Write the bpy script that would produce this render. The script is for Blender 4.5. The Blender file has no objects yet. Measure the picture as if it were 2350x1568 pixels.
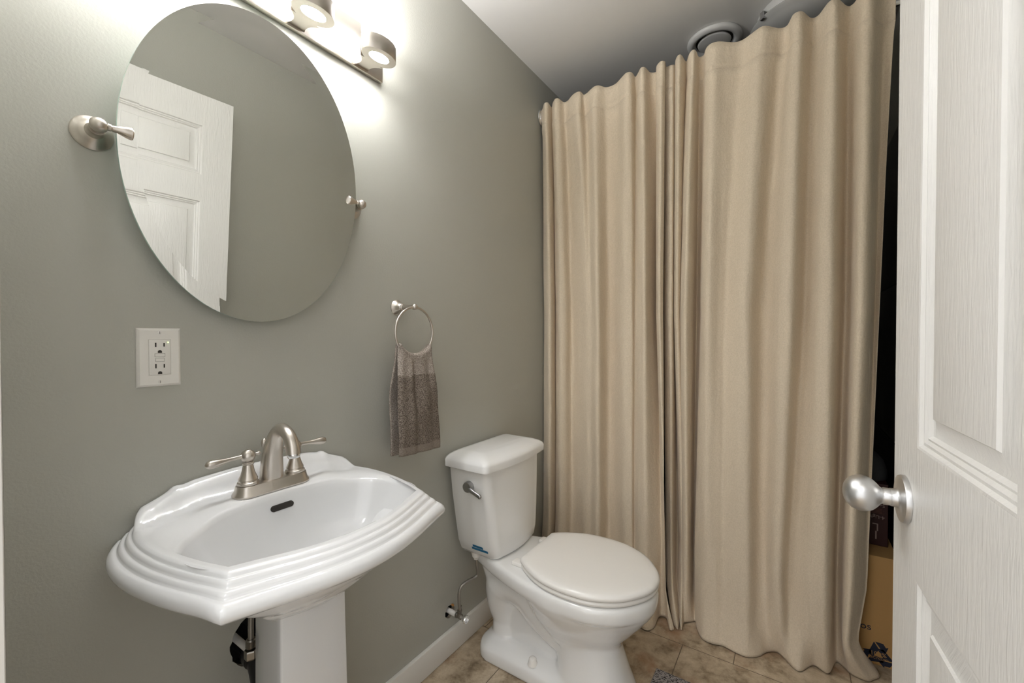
import bpy, bmesh, math, random
from mathutils import Vector, Matrix
from mathutils.geometry import tessellate_polygon
random.seed(7)
SC = bpy.context.scene
COL = SC.collection
PI = math.pi

# ------------------------------------------------------------ camera, world, exposure
cam_d = bpy.data.cameras.new('camera')
cam_d.sensor_width = 36.0
cam_d.lens = 972.0 / 2350.0 * 36.0
cam_d.clip_start = 0.02
cam = bpy.data.objects.new('camera', cam_d)
COL.objects.link(cam)
cam.location = (1.04, 0.0, 1.154)
cam.rotation_euler = (math.radians(90 - 0.77), 0, math.radians(33.85))
SC.camera = cam

W = bpy.data.worlds.new('world')
SC.world = W
W.use_nodes = True
W.node_tree.nodes['Background'].inputs[0].default_value = (1.0, 1.0, 1.0, 1)
W.node_tree.nodes['Background'].inputs[1].default_value = 1.15

SC.view_settings.view_transform = 'Standard'
SC.view_settings.look = 'None'
SC.view_settings.gamma = 1
SC.view_settings.use_curve_mapping = False
SC.view_settings.exposure = 0.47
SC.cycles.max_bounces = 14
SC.cycles.diffuse_bounces = 8

# soft fill light added behind the camera, in the unseen hallway
hl = bpy.data.lights.new('hall_fill', 'AREA')
hl.shape = 'DISK'; hl.size = 0.5; hl.energy = 6; hl.color = (1.0, 0.99, 0.98)
hlo = bpy.data.objects.new('hall_fill', hl)
COL.objects.link(hlo)
hlo.location = (0.75, -0.95, 2.38)
hlo.rotation_euler = (math.radians(18), 0, 0)

LAMP_STRENGTH = 28.0

# ------------------------------------------------------------ materials
def mat(name, color, rough=0.5, metal=0.0, coat=0.0, bump=None, emit=None, spec=0.5, coat_rough=0.03):
    m = bpy.data.materials.new(name); m.use_nodes = True
    nt = m.node_tree; b = nt.nodes['Principled BSDF']
    b.inputs['Base Color'].default_value = (*color, 1)
    b.inputs['Roughness'].default_value = rough
    b.inputs['Metallic'].default_value = metal
    b.inputs['Specular IOR Level'].default_value = spec
    if coat:
        b.inputs['Coat Weight'].default_value = coat
        b.inputs['Coat Roughness'].default_value = coat_rough
    if emit:
        b.inputs['Emission Color'].default_value = (*emit[0], 1)
        b.inputs['Emission Strength'].default_value = emit[1]
    if bump:
        scale, strength, dist, stretch = bump
        tc = nt.nodes.new('ShaderNodeTexCoord')
        mp = nt.nodes.new('ShaderNodeMapping'); mp.inputs['Scale'].default_value = stretch
        nz = nt.nodes.new('ShaderNodeTexNoise'); nz.inputs['Scale'].default_value = scale
        nz.inputs['Detail'].default_value = 3
        bp = nt.nodes.new('ShaderNodeBump'); bp.inputs['Strength'].default_value = strength
        bp.inputs['Distance'].default_value = dist
        nt.links.new(tc.outputs['Object'], mp.inputs[0])
        nt.links.new(mp.outputs[0], nz.inputs['Vector'])
        nt.links.new(nz.outputs['Fac'], bp.inputs['Height'])
        nt.links.new(bp.outputs[0], b.inputs['Normal'])
    return m

def node(nt, t, **kw):
    n = nt.nodes.new(t)
    for k, v in kw.items():
        if hasattr(n, k): setattr(n, k, v)
        else: n.inputs[k].default_value = v
    return n

M = {}
M['wall'] = mat('grey_green_paint', (0.41, 0.407, 0.362), 0.40, bump=(210, 0.25, 0.0016, (1, 1, 1)))
M['ceiling'] = mat('ceiling_paint', (0.70, 0.69, 0.67), 0.8, bump=(140, 0.08, 0.001, (1, 1, 1)))
M['trim'] = mat('white_trim_paint', (0.74, 0.72, 0.68), 0.4)
M['door'] = mat('door_paint', (0.70, 0.69, 0.665), 0.38)
M['porcelain'] = mat('white_porcelain', (0.71, 0.715, 0.72), 0.12, coat=0.6)
M['china'] = mat('white_toilet_china', (0.82, 0.82, 0.81), 0.12, coat=0.6)
M['seat'] = mat('white_seat_plastic', (0.82, 0.80, 0.765), 0.22)
M['nickel'] = mat('brushed_nickel', (0.60, 0.555, 0.50), 0.28, 1.0)
M['satin'] = mat('satin_chrome', (0.66, 0.66, 0.66), 0.3, 1.0)
M['lever'] = mat('satin_lever', (0.42, 0.42, 0.42), 0.3, 1.0)
M['chrome'] = mat('chrome', (0.80, 0.80, 0.80), 0.08, 1.0)
M['darkmetal'] = mat('tarnished_metal', (0.30, 0.28, 0.25), 0.35, 1.0)
M['mirror'] = mat('mirror_silvering', (0.86, 0.87, 0.85), 0.0, 1.0)
M['glassedge'] = mat('mirror_glass_edge', (0.45, 0.62, 0.55), 0.1)
M['plastic'] = mat('white_plastic', (0.74, 0.72, 0.68), 0.3)
M['slot'] = mat('dark_slot', (0.02, 0.016, 0.012), 0.6)
M['black'] = mat('black_plastic_pipe', (0.010, 0.010, 0.011), 0.35)
M['cavity'] = mat('dark_wall_cavity', (0.012, 0.012, 0.012), 0.9)
M['drywall'] = mat('broken_drywall', (0.42, 0.37, 0.30), 0.9)
M['led'] = mat('green_indicator', (0.4, 0.8, 0.2), 0.3, emit=((0.55, 1.0, 0.2), 3.0))
M['lampglass'] = mat('lit_frosted_glass', (0.9, 0.9, 0.88), 0.5, emit=((1.0, 1.0, 1.01), LAMP_STRENGTH))
M['lampend'] = mat('lit_lamp_opening', (0.9, 0.9, 0.88), 0.5, emit=((1.0, 1.0, 1.01), 178.0))
M['blue'] = mat('blue_tape', (0.008, 0.12, 0.24), 0.5)
M['cardboard'] = mat('brown_cardboard', (0.54, 0.315, 0.115), 0.75, bump=(90, 0.15, 0.001, (1, 1, 4)))
M['boxred'] = mat('dark_maroon_card', (0.045, 0.010, 0.008), 0.5)
M['boxprint'] = mat('pale_print', (0.40, 0.30, 0.26), 0.6)
M['navy'] = mat('navy_ink', (0.016, 0.022, 0.045), 0.6)
M['greytub'] = mat('grey_plastic', (0.10, 0.10, 0.10), 0.4)
M['dish'] = mat('frosted_dish_glass', (0.42, 0.42, 0.41), 0.25, coat=0.3)
M['vent'] = mat('white_vent_plastic', (0.62, 0.62, 0.61), 0.35)
M['braid'] = mat('braided_steel', (0.34, 0.32, 0.29), 0.35, 0.9, bump=(900, 0.6, 0.001, (1, 1, 1)))
M['pvc'] = mat('white_pipe_stub', (0.75, 0.73, 0.70), 0.5, bump=(150, 0.4, 0.002, (1, 1, 1)))
M['wood'] = mat('raw_wood_edge', (0.40, 0.20, 0.06), 0.8)
M['hallfloor'] = M['trim']

# door grain: fine wavy embossed wood grain
def grain():
    m = M['door']; nt = m.node_tree; b = nt.nodes['Principled BSDF']
    tc = node(nt, 'ShaderNodeTexCoord')
    mp = node(nt, 'ShaderNodeMapping'); mp.inputs['Scale'].default_value = (1, 14, 1.6)
    wv = node(nt, 'ShaderNodeTexNoise', Scale=14.0, Detail=2.0, Distortion=0.6)
    bp = node(nt, 'ShaderNodeBump', Strength=0.6, Distance=0.0014)
    nt.links.new(tc.outputs['Object'], mp.inputs[0]); nt.links.new(mp.outputs[0], wv.inputs['Vector'])
    nt.links.new(wv.outputs['Fac'], bp.inputs['Height']); nt.links.new(bp.outputs[0], b.inputs['Normal'])
grain()

# brushed metals: light anisotropic noise on roughness
def brushed(m, base):
    nt = m.node_tree; b = nt.nodes['Principled BSDF']
    tc = node(nt, 'ShaderNodeTexCoord')
    mp = node(nt, 'ShaderNodeMapping'); mp.inputs['Scale'].default_value = (1, 1, 0.05)
    nz = node(nt, 'ShaderNodeTexNoise', Scale=500.0, Detail=1.0)
    mr = node(nt, 'ShaderNodeMapRange'); mr.inputs[3].default_value = base - 0.02; mr.inputs[4].default_value = base + 0.03
    nt.links.new(tc.outputs['Object'], mp.inputs[0]); nt.links.new(mp.outputs[0], nz.inputs['Vector'])
    nt.links.new(nz.outputs['Fac'], mr.inputs[0]); nt.links.new(mr.outputs[0], b.inputs['Roughness'])
brushed(M['nickel'], 0.30); brushed(M['satin'], 0.36)

# curtain linen
def linen():
    m = bpy.data.materials.new('beige_linen'); m.use_nodes = True
    nt = m.node_tree; b = nt.nodes['Principled BSDF']
    b.inputs['Roughness'].default_value = 0.9
    b.inputs['Specular IOR Level'].default_value = 0.15
    b.inputs['Sheen Weight'].default_value = 0.15
    tc = node(nt, 'ShaderNodeTexCoord')
    n1 = node(nt, 'ShaderNodeTexNoise', Scale=240.0, Detail=3.0)
    cr = node(nt, 'ShaderNodeMapRange'); cr.inputs[1].default_value = 0.3; cr.inputs[2].default_value = 0.7
    mx = node(nt, 'ShaderNodeMix', data_type='RGBA')
    mx.inputs[6].default_value = (0.61, 0.518, 0.392, 1); mx.inputs[7].default_value = (0.70, 0.60, 0.468, 1)
    nt.links.new(tc.outputs['Object'], n1.inputs['Vector'])
    nt.links.new(n1.outputs['Fac'], cr.inputs[0]); nt.links.new(cr.outputs[0], mx.inputs[0])
    nt.links.new(mx.outputs[2], b.inputs['Base Color'])
    mp = node(nt, 'ShaderNodeMapping'); mp.inputs['Scale'].default_value = (1, 1, 0.55); mp.inputs['Rotation'].default_value = (0, 0.5, 0)
    n2 = node(nt, 'ShaderNodeTexNoise', Scale=52.0, Detail=5.0, Roughness=0.6)
    bp = node(nt, 'ShaderNodeBump', Strength=0.6, Distance=0.005)
    nt.links.new(tc.outputs['Object'], mp.inputs[0]); nt.links.new(mp.outputs[0], n2.inputs['Vector'])
    nt.links.new(n2.outputs['Fac'], bp.inputs['Height']); nt.links.new(bp.outputs[0], b.inputs['Normal'])
    return m
M['linen'] = linen()

# terry towel: darker woven field below, paler plush band above
def terry(name, c1, c2, stain=False):
    m = bpy.data.materials.new(name); m.use_nodes = True
    nt = m.node_tree; b = nt.nodes['Principled BSDF']
    b.inputs['Roughness'].default_value = 0.95; b.inputs['Specular IOR Level'].default_value = 0.1
    tc = node(nt, 'ShaderNodeTexCoord')
    n1 = node(nt, 'ShaderNodeTexNoise', Scale=420.0, Detail=2.0)
    mr = node(nt, 'ShaderNodeMapRange'); mr.inputs[1].default_value = 0.38; mr.inputs[2].default_value = 0.62
    mx = node(nt, 'ShaderNodeMix', data_type='RGBA')
    mx.inputs[6].default_value = (*c1, 1); mx.inputs[7].default_value = (*c2, 1)
    nt.links.new(tc.outputs['Object'], n1.inputs['Vector']); nt.links.new(n1.outputs['Fac'], mr.inputs[0])
    nt.links.new(mr.outputs[0], mx.inputs[0])
    out = mx.outputs[2]
    if stain:
        vm = node(nt, 'ShaderNodeVectorMath', operation='DISTANCE')
        vm.inputs[1].default_value = (0.075, 0.872, 0.955)
        mp = node(nt, 'ShaderNodeMapping'); mp.inputs['Scale'].default_value = (1, 1, 0.5)
        mp2 = (0.075, 0.872, 0.478)
        vm.inputs[1].default_value = mp2
        nt.links.new(tc.outputs['Object'], mp.inputs[0]); nt.links.new(mp.outputs[0], vm.inputs[0])
        r2 = node(nt, 'ShaderNodeMapRange'); r2.inputs[1].default_value = 0.004; r2.inputs[2].default_value = 0.017
        r2.inputs[3].default_value = 0.6; r2.inputs[4].default_value = 0.0
        nt.links.new(vm.outputs['Value'], r2.inputs[0])
        m2 = node(nt, 'ShaderNodeMix', data_type='RGBA'); m2.inputs[7].default_value = (0.27, 0.12, 0.03, 1)
        nt.links.new(out, m2.inputs[6]); nt.links.new(r2.outputs[0], m2.inputs[0]); out = m2.outputs[2]
    nt.links.new(out, b.inputs['Base Color'])
    bp = node(nt, 'ShaderNodeBump', Strength=0.8, Distance=0.003)
    nt.links.new(n1.outputs['Fac'], bp.inputs['Height']); nt.links.new(bp.outputs[0], b.inputs['Normal'])
    return m
M['towel_dark'] = terry('dark_taupe_terry', (0.085, 0.067, 0.054), (0.29, 0.245, 0.205), True)
M['towel_light'] = terry('pale_taupe_terry', (0.20, 0.165, 0.14), (0.42, 0.37, 0.325))
M['towel_hem'] = terry('towel_hem_weave', (0.22, 0.185, 0.155), (0.29, 0.25, 0.215))

# floor: mottled stone tiles in running bond
def stone():
    m = bpy.data.materials.new('mottled_stone_tile'); m.use_nodes = True
    nt = m.node_tree; b = nt.nodes['Principled BSDF']
    tc = node(nt, 'ShaderNodeTexCoord')
    n1 = node(nt, 'ShaderNodeTexNoise', Scale=13.0, Detail=9.0, Roughness=0.70, Distortion=0.2)
    r1 = node(nt, 'ShaderNodeValToRGB')
    e = r1.color_ramp.elements
    e[0].position = 0.34; e[0].color = (0.17, 0.125, 0.075, 1)
    e[1].position = 0.68; e[1].color = (0.60, 0.51, 0.385, 1)
    k = e.new(0.50); k.color = (0.42, 0.335, 0.235, 1)
    n2 = node(nt, 'ShaderNodeTexNoise', Scale=4.2, Detail=5.0, Roughness=0.6)
    r2 = node(nt, 'ShaderNodeMapRange'); r2.inputs[1].default_value = 0.54; r2.inputs[2].default_value = 0.72; r2.inputs[4].default_value = 1.0
    mx = node(nt, 'ShaderNodeMix', data_type='RGBA'); mx.inputs[7].default_value = (0.33, 0.185, 0.10, 1)
    br = node(nt, 'ShaderNodeTexBrick', offset=0.5, offset_frequency=2, squash=1.0, Scale=1.0)
    br.inputs['Mortar Size'].default_value = 0.0016; br.inputs['Mortar Smooth'].default_value = 0.2
    br.inputs['Brick Width'].default_value = 0.336; br.inputs['Row Height'].default_value = 0.334
    mp = node(nt, 'ShaderNodeMapping'); mp.inputs['Location'].default_value = (-0.865 + 0.336 * 5, -1.656 + 0.334 * 7, 0)
    m3 = node(nt, 'ShaderNodeMix', data_type='RGBA'); m3.inputs[7].default_value = (0.15, 0.11, 0.075, 1)
    L = nt.links.new
    L(tc.outputs['Object'], n1.inputs['Vector']); L(n1.outputs['Fac'], r1.inputs[0])
    L(tc.outputs['Object'], n2.inputs['Vector']); L(n2.outputs['Fac'], r2.inputs[0])
    L(r1.outputs[0], mx.inputs[6]); L(r2.outputs[0], mx.inputs[0])
    L(tc.outputs['Object'], mp.inputs[0]); L(mp.outputs[0], br.inputs['Vector'])
    L(mx.outputs[2], m3.inputs[6]); L(br.outputs['Fac'], m3.inputs[0])
    L(m3.outputs[2], b.inputs['Base Color'])
    b.inputs['Roughness'].default_value = 0.42
    bp = node(nt, 'ShaderNodeBump', Strength=0.5, Distance=0.003); bp.invert = True
    L(br.outputs['Fac'], bp.inputs['Height']); L(bp.outputs[0], b.inputs['Normal'])
    return m
M['stone'] = stone()

def rugmat():
    m = bpy.data.materials.new('speckled_grey_weave'); m.use_nodes = True
    nt = m.node_tree; b = nt.nodes['Principled BSDF']; b.inputs['Roughness'].default_value = 0.95
    tc = node(nt, 'ShaderNodeTexCoord')
    mp = node(nt, 'ShaderNodeMapping'); mp.inputs['Scale'].default_value = (1, 2.2, 1)
    n1 = node(nt, 'ShaderNodeTexNoise', Scale=150.0, Detail=2.0)
    r1 = node(nt, 'ShaderNodeValToRGB'); r1.color_ramp.interpolation = 'CONSTANT'
    e = r1.color_ramp.elements; e[0].position = 0; e[0].color = (0.03, 0.028, 0.03, 1)
    e[1].position = 0.46; e[1].color = (0.36, 0.34, 0.34, 1)
    nt.links.new(tc.outputs['Object'], mp.inputs[0]); nt.links.new(mp.outputs[0], n1.inputs['Vector'])
    nt.links.new(n1.outputs['Fac'], r1.inputs[0]); nt.links.new(r1.outputs[0], b.inputs['Base Color'])
    bp = node(nt, 'ShaderNodeBump', Strength=0.6, Distance=0.003)
    nt.links.new(n1.outputs['Fac'], bp.inputs['Height']); nt.links.new(bp.outputs[0], b.inputs['Normal'])
    return m
M['rug'] = rugmat()

# ------------------------------------------------------------ geometry helpers
WL = {}
def smoothstep(a, b, x):
    if a == b: return 1.0 if x >= b else 0.0
    t = max(0.0, min(1.0, (x - a) / (b - a)))
    return t * t * (3 - 2 * t)

class G:
    """collects verts and faces, then links them as ONE mesh object"""
    def __init__(s): s.v = []; s.f = []; s.mi = []; s.cur = 0
    def add(s, v, f):
        o = len(s.v); s.v += [Vector(p) for p in v]; s.f += [tuple(i + o for i in q) for q in f]; s.mi += [s.cur] * len(f); return s
    def box(s, lo, hi):
        x0, y0, z0 = lo; x1, y1, z1 = hi
        v = [(x0,y0,z0),(x1,y0,z0),(x1,y1,z0),(x0,y1,z0),(x0,y0,z1),(x1,y0,z1),(x1,y1,z1),(x0,y1,z1)]
        return s.add(v, [(0,3,2,1),(4,5,6,7),(0,1,5,4),(1,2,6,5),(2,3,7,6),(3,0,4,7)])
    def loft(s, rings, cap0=True, cap1=True, closed=True):
        n = len(rings[0]); v = [p for r in rings for p in r]; f = []
        for i in range(len(rings) - 1):
            for j in range(n if closed else n - 1):
                k = (j + 1) % n
                f.append((i*n+j, i*n+k, (i+1)*n+k, (i+1)*n+j))
        if closed and cap0: f.append(tuple(reversed(range(n))))
        if closed and cap1: f.append(tuple(range((len(rings)-1)*n, len(rings)*n)))
        return s.add(v, f)
    def lathe(s, prof, origin, axis, seg=32, ref=None):
        a = Vector(axis).normalized()
        r = Vector(ref) if ref else (Vector((0,0,1)) if abs(a.z) < 0.9 else Vector((1,0,0)))
        u = (r - a * r.dot(a)).normalized(); w = a.cross(u); o = Vector(origin)
        rings = [[o + a*h + (u*math.cos(2*PI*k/seg) + w*math.sin(2*PI*k/seg)) * max(rad, 1e-5) for k in range(seg)] for rad, h in prof]
        return s.loft(rings, True, True)
    def tube(s, pts, rad, seg=16, flat=None, cap=True):
        P = [Vector(p) for p in pts]; n = len(P)
        R = list(rad) if isinstance(rad, (list, tuple)) else [rad] * n
        if len(R) != n:
            q = [i*(len(R)-1)/(n-1) for i in range(n)]
            R = [R[int(a)] + (R[min(int(a)+1, len(R)-1)] - R[int(a)])*(a - int(a)) for a in q]
        T = [(P[min(i+1, n-1)] - P[max(i-1, 0)]).normalized() for i in range(n)]
        up = Vector((0,0,1)) if abs(T[0].z) < 0.9 else Vector((1,0,0))
        u = (up - T[0]*up.dot(T[0])).normalized(); rings = []
        for i in range(n):
            u = (u - T[i]*u.dot(T[i])).normalized(); w = T[i].cross(u)
            ru = R[i]; rw = R[i]
            if flat: ru *= flat[i][0]; rw *= flat[i][1]
            rings.append([P[i] + u*math.cos(2*PI*k/seg)*ru + w*math.sin(2*PI*k/seg)*rw for k in range(seg)])
        return s.loft(rings, cap, cap)
    def prism(s, poly, d):
        """poly: 3D points of one planar loop, d: extrusion vector"""
        d = Vector(d); a = [Vector(p) for p in poly]; b = [p + d for p in a]
        return s.loft([a, b])
    def torus(s, c, R, r, axis, seg=64, sub=14):
        a = Vector(axis).normalized(); q = Vector((0,0,1)) if abs(a.z) < .9 else Vector((1,0,0))
        u = (q - a*q.dot(a)).normalized(); w = a.cross(u); c = Vector(c); v = []; f = []
        for i in range(seg):
            d = u*math.cos(2*PI*i/seg) + w*math.sin(2*PI*i/seg)
            for j in range(sub):
                v.append(c + d*(R + r*math.cos(2*PI*j/sub)) + a*r*math.sin(2*PI*j/sub))
        for i in range(seg):
            for j in range(sub):
                f.append((i*sub+j, ((i+1)%seg)*sub+j, ((i+1)%seg)*sub+(j+1)%sub, i*sub+(j+1)%sub))
        return s.add(v, f)
    def build(s, name, mats, parent=None, smooth=40, bevel=0, seg=2, origin=None, mods=()):
        base = WL[parent.name] if parent else (Vector(origin) if origin else Vector((0,0,0)))
        if parent and origin: base = Vector(origin)
        me = bpy.data.meshes.new(name)
        me.from_pydata([tuple(p - base) for p in s.v], [], s.f)
        bm = bmesh.new(); bm.from_mesh(me)
        for fc, i in zip(bm.faces, s.mi): fc.material_index = i
        bmesh.ops.remove_doubles(bm, verts=bm.verts, dist=1e-6)
        bmesh.ops.recalc_face_normals(bm, faces=bm.faces)
        if bevel:
            ed = [e for e in bm.edges if len(e.link_faces) == 2 and e.calc_face_angle(0) > 0.6]
            bmesh.ops.bevel(bm, geom=ed, offset=bevel, segments=seg, profile=0.5, affect='EDGES', clamp_overlap=True)
        bm.to_mesh(me); bm.free()
        for mm in (mats if isinstance(mats, (list, tuple)) else [mats]): me.materials.append(mm)
        if smooth:
            for p in me.polygons: p.use_smooth = True
            if smooth < 180: me.set_sharp_from_angle(angle=math.radians(smooth))
        o = bpy.data.objects.new(name, me); COL.objects.link(o)
        if parent:
            o.parent = parent; o.location = base - WL[parent.name]
        else: o.location = base
        WL[o.name] = base
        for t, kw in mods:
            md = o.modifiers.new(t.lower(), t)
            for k, v in kw.items(): setattr(md, k, v)
        return o

def tag(o, label=None, cat=None, group=None, kind=None):
    if label: o['label'] = label
    if cat: o['category'] = cat
    if group: o['group'] = group
    if kind: o['kind'] = kind
    return o
def thing(name, loc, label, cat, group=None):
    o = bpy.data.objects.new(name, None); COL.objects.link(o)
    o.empty_display_size = 0.05; o.location = loc; WL[o.name] = Vector(loc)
    return tag(o, label, cat, group)
def struct(o, label, cat):
    return tag(o, label, cat, kind='structure')

def catmull(pts, per):
    out = []; n = len(pts); P = [Vector(p) for p in pts]
    for i in range(n - 1):
        p0 = P[max(i-1, 0)]; p1 = P[i]; p2 = P[i+1]; p3 = P[min(i+2, n-1)]
        for k in range(per):
            t = k / per
            out.append(0.5*((2*p1) + (p2-p0)*t + (2*p0-5*p1+4*p2-p3)*t*t + (3*p1-p0-3*p2+p3)*t**3))
    out.append(P[-1]); return out
def bez(p0, p1, p2, p3, n):
    p0, p1, p2, p3 = map(Vector, (p0, p1, p2, p3))
    return [p0*(1-t)**3 + p1*3*t*(1-t)**2 + p2*3*t*t*(1-t) + p3*t**3 for t in [i/n for i in range(n+1)]]
def ell(cx, cy, ax, ay, z, n=48, p=2.0):
    out = []
    for k in range(n):
        c = math.cos(2*PI*k/n); s_ = math.sin(2*PI*k/n)
        out.append(Vector((cx + ax*math.copysign(abs(c)**(2/p), c), cy + ay*math.copysign(abs(s_)**(2/p), s_), z)))
    return out
def text_mesh(txt, size, name, m, parent, place, depth=0.0004, align='CENTER'):
    """lettering in the local xy plane, moved by the matrix place"""
    cu = bpy.data.curves.new('lettering', 'FONT'); cu.body = txt; cu.size = size; cu.extrude = depth
    cu.align_x = align; cu.align_y = 'CENTER'; cu.resolution_u = 3
    tmp = bpy.data.objects.new('lettering', cu); COL.objects.link(tmp)
    dg = bpy.context.evaluated_depsgraph_get(); dg.update()
    me = bpy.data.meshes.new_from_object(tmp.evaluated_get(dg))
    bpy.data.objects.remove(tmp); bpy.data.curves.remove(cu)
    me.name = name; base = WL[parent.name]
    me.transform(place); me.transform(Matrix.Translation(-base))
    me.materials.clear(); me.materials.append(m)
    o = bpy.data.objects.new(name, me); COL.objects.link(o); o.parent = parent
    WL[o.name] = base
    return o
# ------------------------------------------------------------ the room
RX = 1.35; CEIL = 2.40; YB = 2.62; YF = 0.050
def ragged(cy, cz, ry, rz, n, amp, seed):
    rr = random.Random(seed); out = []
    for k in range(n):
        a = 2*PI*k/n; q = 1 + rr.uniform(-amp, amp)
        out.append((cy + ry*q*math.cos(a), cz + rz*q*math.sin(a)))
    return out
holes = [ragged(0.499, 0.453, 0.074, 0.066, 46, 0.03, 3), ragged(1.1435, 0.150, 0.0245, 0.023, 26, 0.07, 5)]
outer = [(-0.15, 0), (YB, 0), (YB, CEIL), (-0.15, CEIL)]
polys = [[Vector((p[0], p[1], 0)) for p in outer]] + [[Vector((p[0], p[1], 0)) for p in h] for h in holes]
flat = [p for q in polys for p in q]
g = G(); g.add([(0, p.x, p.y) for p in flat], tessellate_polygon(polys))
g.cur = 1
for h in holes:
    g.loft([[Vector((0, *p)) for p in h], [Vector((-0.013, *p)) for p in h]], False, False)
g.cur = 2
for h in holes:
    ys = [p[0] for p in h]; zs = [p[1] for p in h]
    y0, y1, z0, z1 = min(ys)-.03, max(ys)+.03, min(zs)-.03, max(zs)+.03
    v = [(-.013,y0,z0),(-.013,y1,z0),(-.013,y1,z1),(-.013,y0,z1),(-.1,y0,z0),(-.1,y1,z0),(-.1,y1,z1),(-.1,y0,z1)]
    g.add(v, [(4,5,6,7),(0,1,5,4),(1,2,6,5),(2,3,7,6),(3,0,4,7)])
struct(g.build('wall_left', [M['wall'], M['drywall'], M['cavity']], smooth=0), 'grey green painted wall behind the sink, mirror and toilet', 'wall')
struct(G().box((RX, -0.02, 0), (RX+.1, YB, CEIL)).build('wall_right', M['wall'], smooth=0), 'grey green wall behind the open white door, seen in the mirror', 'wall')
struct(G().box((-.05, YB, 0), (RX+.1, YB+.1, CEIL)).build('wall_back', M['wall'], smooth=0), 'dark wall at the far end of the curtained alcove', 'wall')
g = G(); g.box((-.05, YF-.12, 0), (0.42, YF, CEIL)).box((1.235, YF-.12, 0), (RX+.05, YF, CEIL)).box((0.42, YF-.12, 2.07), (1.235, YF, CEIL))
struct(g.build('wall_front', M['wall'], smooth=0), 'wall around the doorway the room is seen from', 'wall')
struct(G().box((-.1, -2.2, -.05), (RX+1.2, YB+.1, 0)).build('floor', M['stone'], smooth=0), 'mottled beige and brown stone tile floor', 'floor')
struct(G().box((-.05, YF-.12, CEIL), (RX+.1, YB+.1, CEIL+.05)).build('ceiling', M['ceiling'], smooth=0), 'plain white ceiling', 'ceiling')
bb = G().box((0.0002, YF, 0.001), (0.0145, YB-.7, 0.089))
struct(bb.build('baseboard_left', M['trim'], bevel=0.002), 'white baseboard along the wall under the sink and toilet', 'baseboard')
struct(G().box((RX-.0145, 0.16, 0.001), (RX-.0002, YB-.75, 0.089)).build('baseboard_right', M['trim'], bevel=0.002), 'white baseboard on the wall behind the door', 'baseboard')
g = G().box((0.355, YF+.0005, 0), (0.42, YF+.013, 2.13)).box((1.24, YF+.0005, 0), (1.30, YF+.013, 2.13)).box((0.42, YF+.0005, 2.07), (1.24, YF+.013, 2.13))
g.box((0.405, YF-.12, 0), (0.4195, YF, 2.07)).box((0.42, YF-.12, 2.055), (1.235, YF, 2.0695))
struct(g.build('trim_1', M['trim'], bevel=0.002), 'white casing around the doorway', 'trim')

# ------------------------------------------------------------ door
TH = math.radians(3.55)
DP = Vector((1.168, 0.872, 0)); DD = Vector((math.sin(TH), -math.cos(TH), 0)); DN = Vector((-math.cos(TH), -math.sin(TH), 0))
def dpt(s, z, h=0.0): return DP + DD*s + Vector((0, 0, z)) + DN*h
DW = 0.810; DT = 2.043; DB = 0.012; TK = 0.035
cols = [(0.107, 0.36), (0.450, 0.703)]; rows = [(0.22, 0.828), (1.005, 1.611), (1.716, 1.922)]
steps = [(0, 0), (.003, -.001), (.006, -.005), (.010, -.0045), (.014, -.0075), (.017, -.0065), (.021, -.0105), (.025, -.0115), (.0275, -.0118), (.0440, -.0060), (.0462, -.0030), (.0485, -.0024)]
def doorface(g, h0, sg):
    ss = sorted({0, DW, *[c for q in cols for c in q]}); zs = sorted({DB, DT, *[r for q in rows for r in q]})
    for i in range(len(ss)-1):
        for j in range(len(zs)-1):
            if (ss[i], ss[i+1]) in cols and (zs[j], zs[j+1]) in rows: continue
            g.add([dpt(ss[i], zs[j], h0), dpt(ss[i+1], zs[j], h0), dpt(ss[i+1], zs[j+1], h0), dpt(ss[i], zs[j+1], h0)], [(0,1,2,3)])
def dpanel(c, r, h0, sg):
    g = G()
    rings = [[dpt(c[0]+d, r[0]+d, h0+sg*k), dpt(c[1]-d, r[0]+d, h0+sg*k), dpt(c[1]-d, r[1]-d, h0+sg*k), dpt(c[0]+d, r[1]-d, h0+sg*k)] for d, k in steps]
    return g.loft(rings, False, True)
door = thing('door_1', dpt(DW, 0), 'white six panel door standing open at the right with satin knob', 'door')
door['kind'] = 'structure'
g = G(); doorface(g, 0, 1); doorface(g, -TK, -1)
for a, b_ in (((0, DB), (0, DT)), ((DW, DB), (DW, DT)), ((0, DB), (DW, DB)), ((0, DT), (DW, DT))):
    g.add([dpt(a[0], a[1], 0), dpt(b_[0], b_[1], 0), dpt(b_[0], b_[1], -TK), dpt(a[0], a[1], -TK)], [(0,1,2,3)])
g.build('door_slab', M['door'], door, smooth=0)
for c in cols:
    for r in rows:
        dpanel(c, r, 0, 1).build('door_panel', M['door'], door, smooth=30)
        dpanel(c, r, -TK, -1).build('door_panel', M['door'], door, smooth=30)
for h0, sg in ((0, 1), (-TK, -1)):
    o = dpt(0.060, 0.921, h0); ax = DN*sg
    kn = G().lathe([(0.0, .016), (.0120, .016), (.0122, .0245), (.0112, .0262), (.0125, .0285), (.0175, .0325), (.0222, .0375), (.0250, .0430), (.0262, .0495), (.0252, .0555), (.0222, .0620), (.0175, .0668), (.0115, .0700), (.005, .0715), (0, .0717)], o, ax, 48).build('door_knob', M['satin'], door, smooth=60)
    G().lathe([(.0, .0002), (.0335, .0002), (.0335, .004), (.0325, .0065), (.030, .0072), (.015, .0085), (.0128, .011), (.0126, .0172), (.0, .0174)], o, ax, 56).build('rose', M['satin'], kn, smooth=50)
    q = o + ax*.0205 - DD*.0035 - Vector((0, 0, .0123))
    G().lathe([(0, 0), (.0021, 0), (.0021, .0011), (0, .0012)], q + Vector((0, 0, .0009)), (0, 0, -1), 12).build('release_hole', M['slot'], kn)

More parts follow.
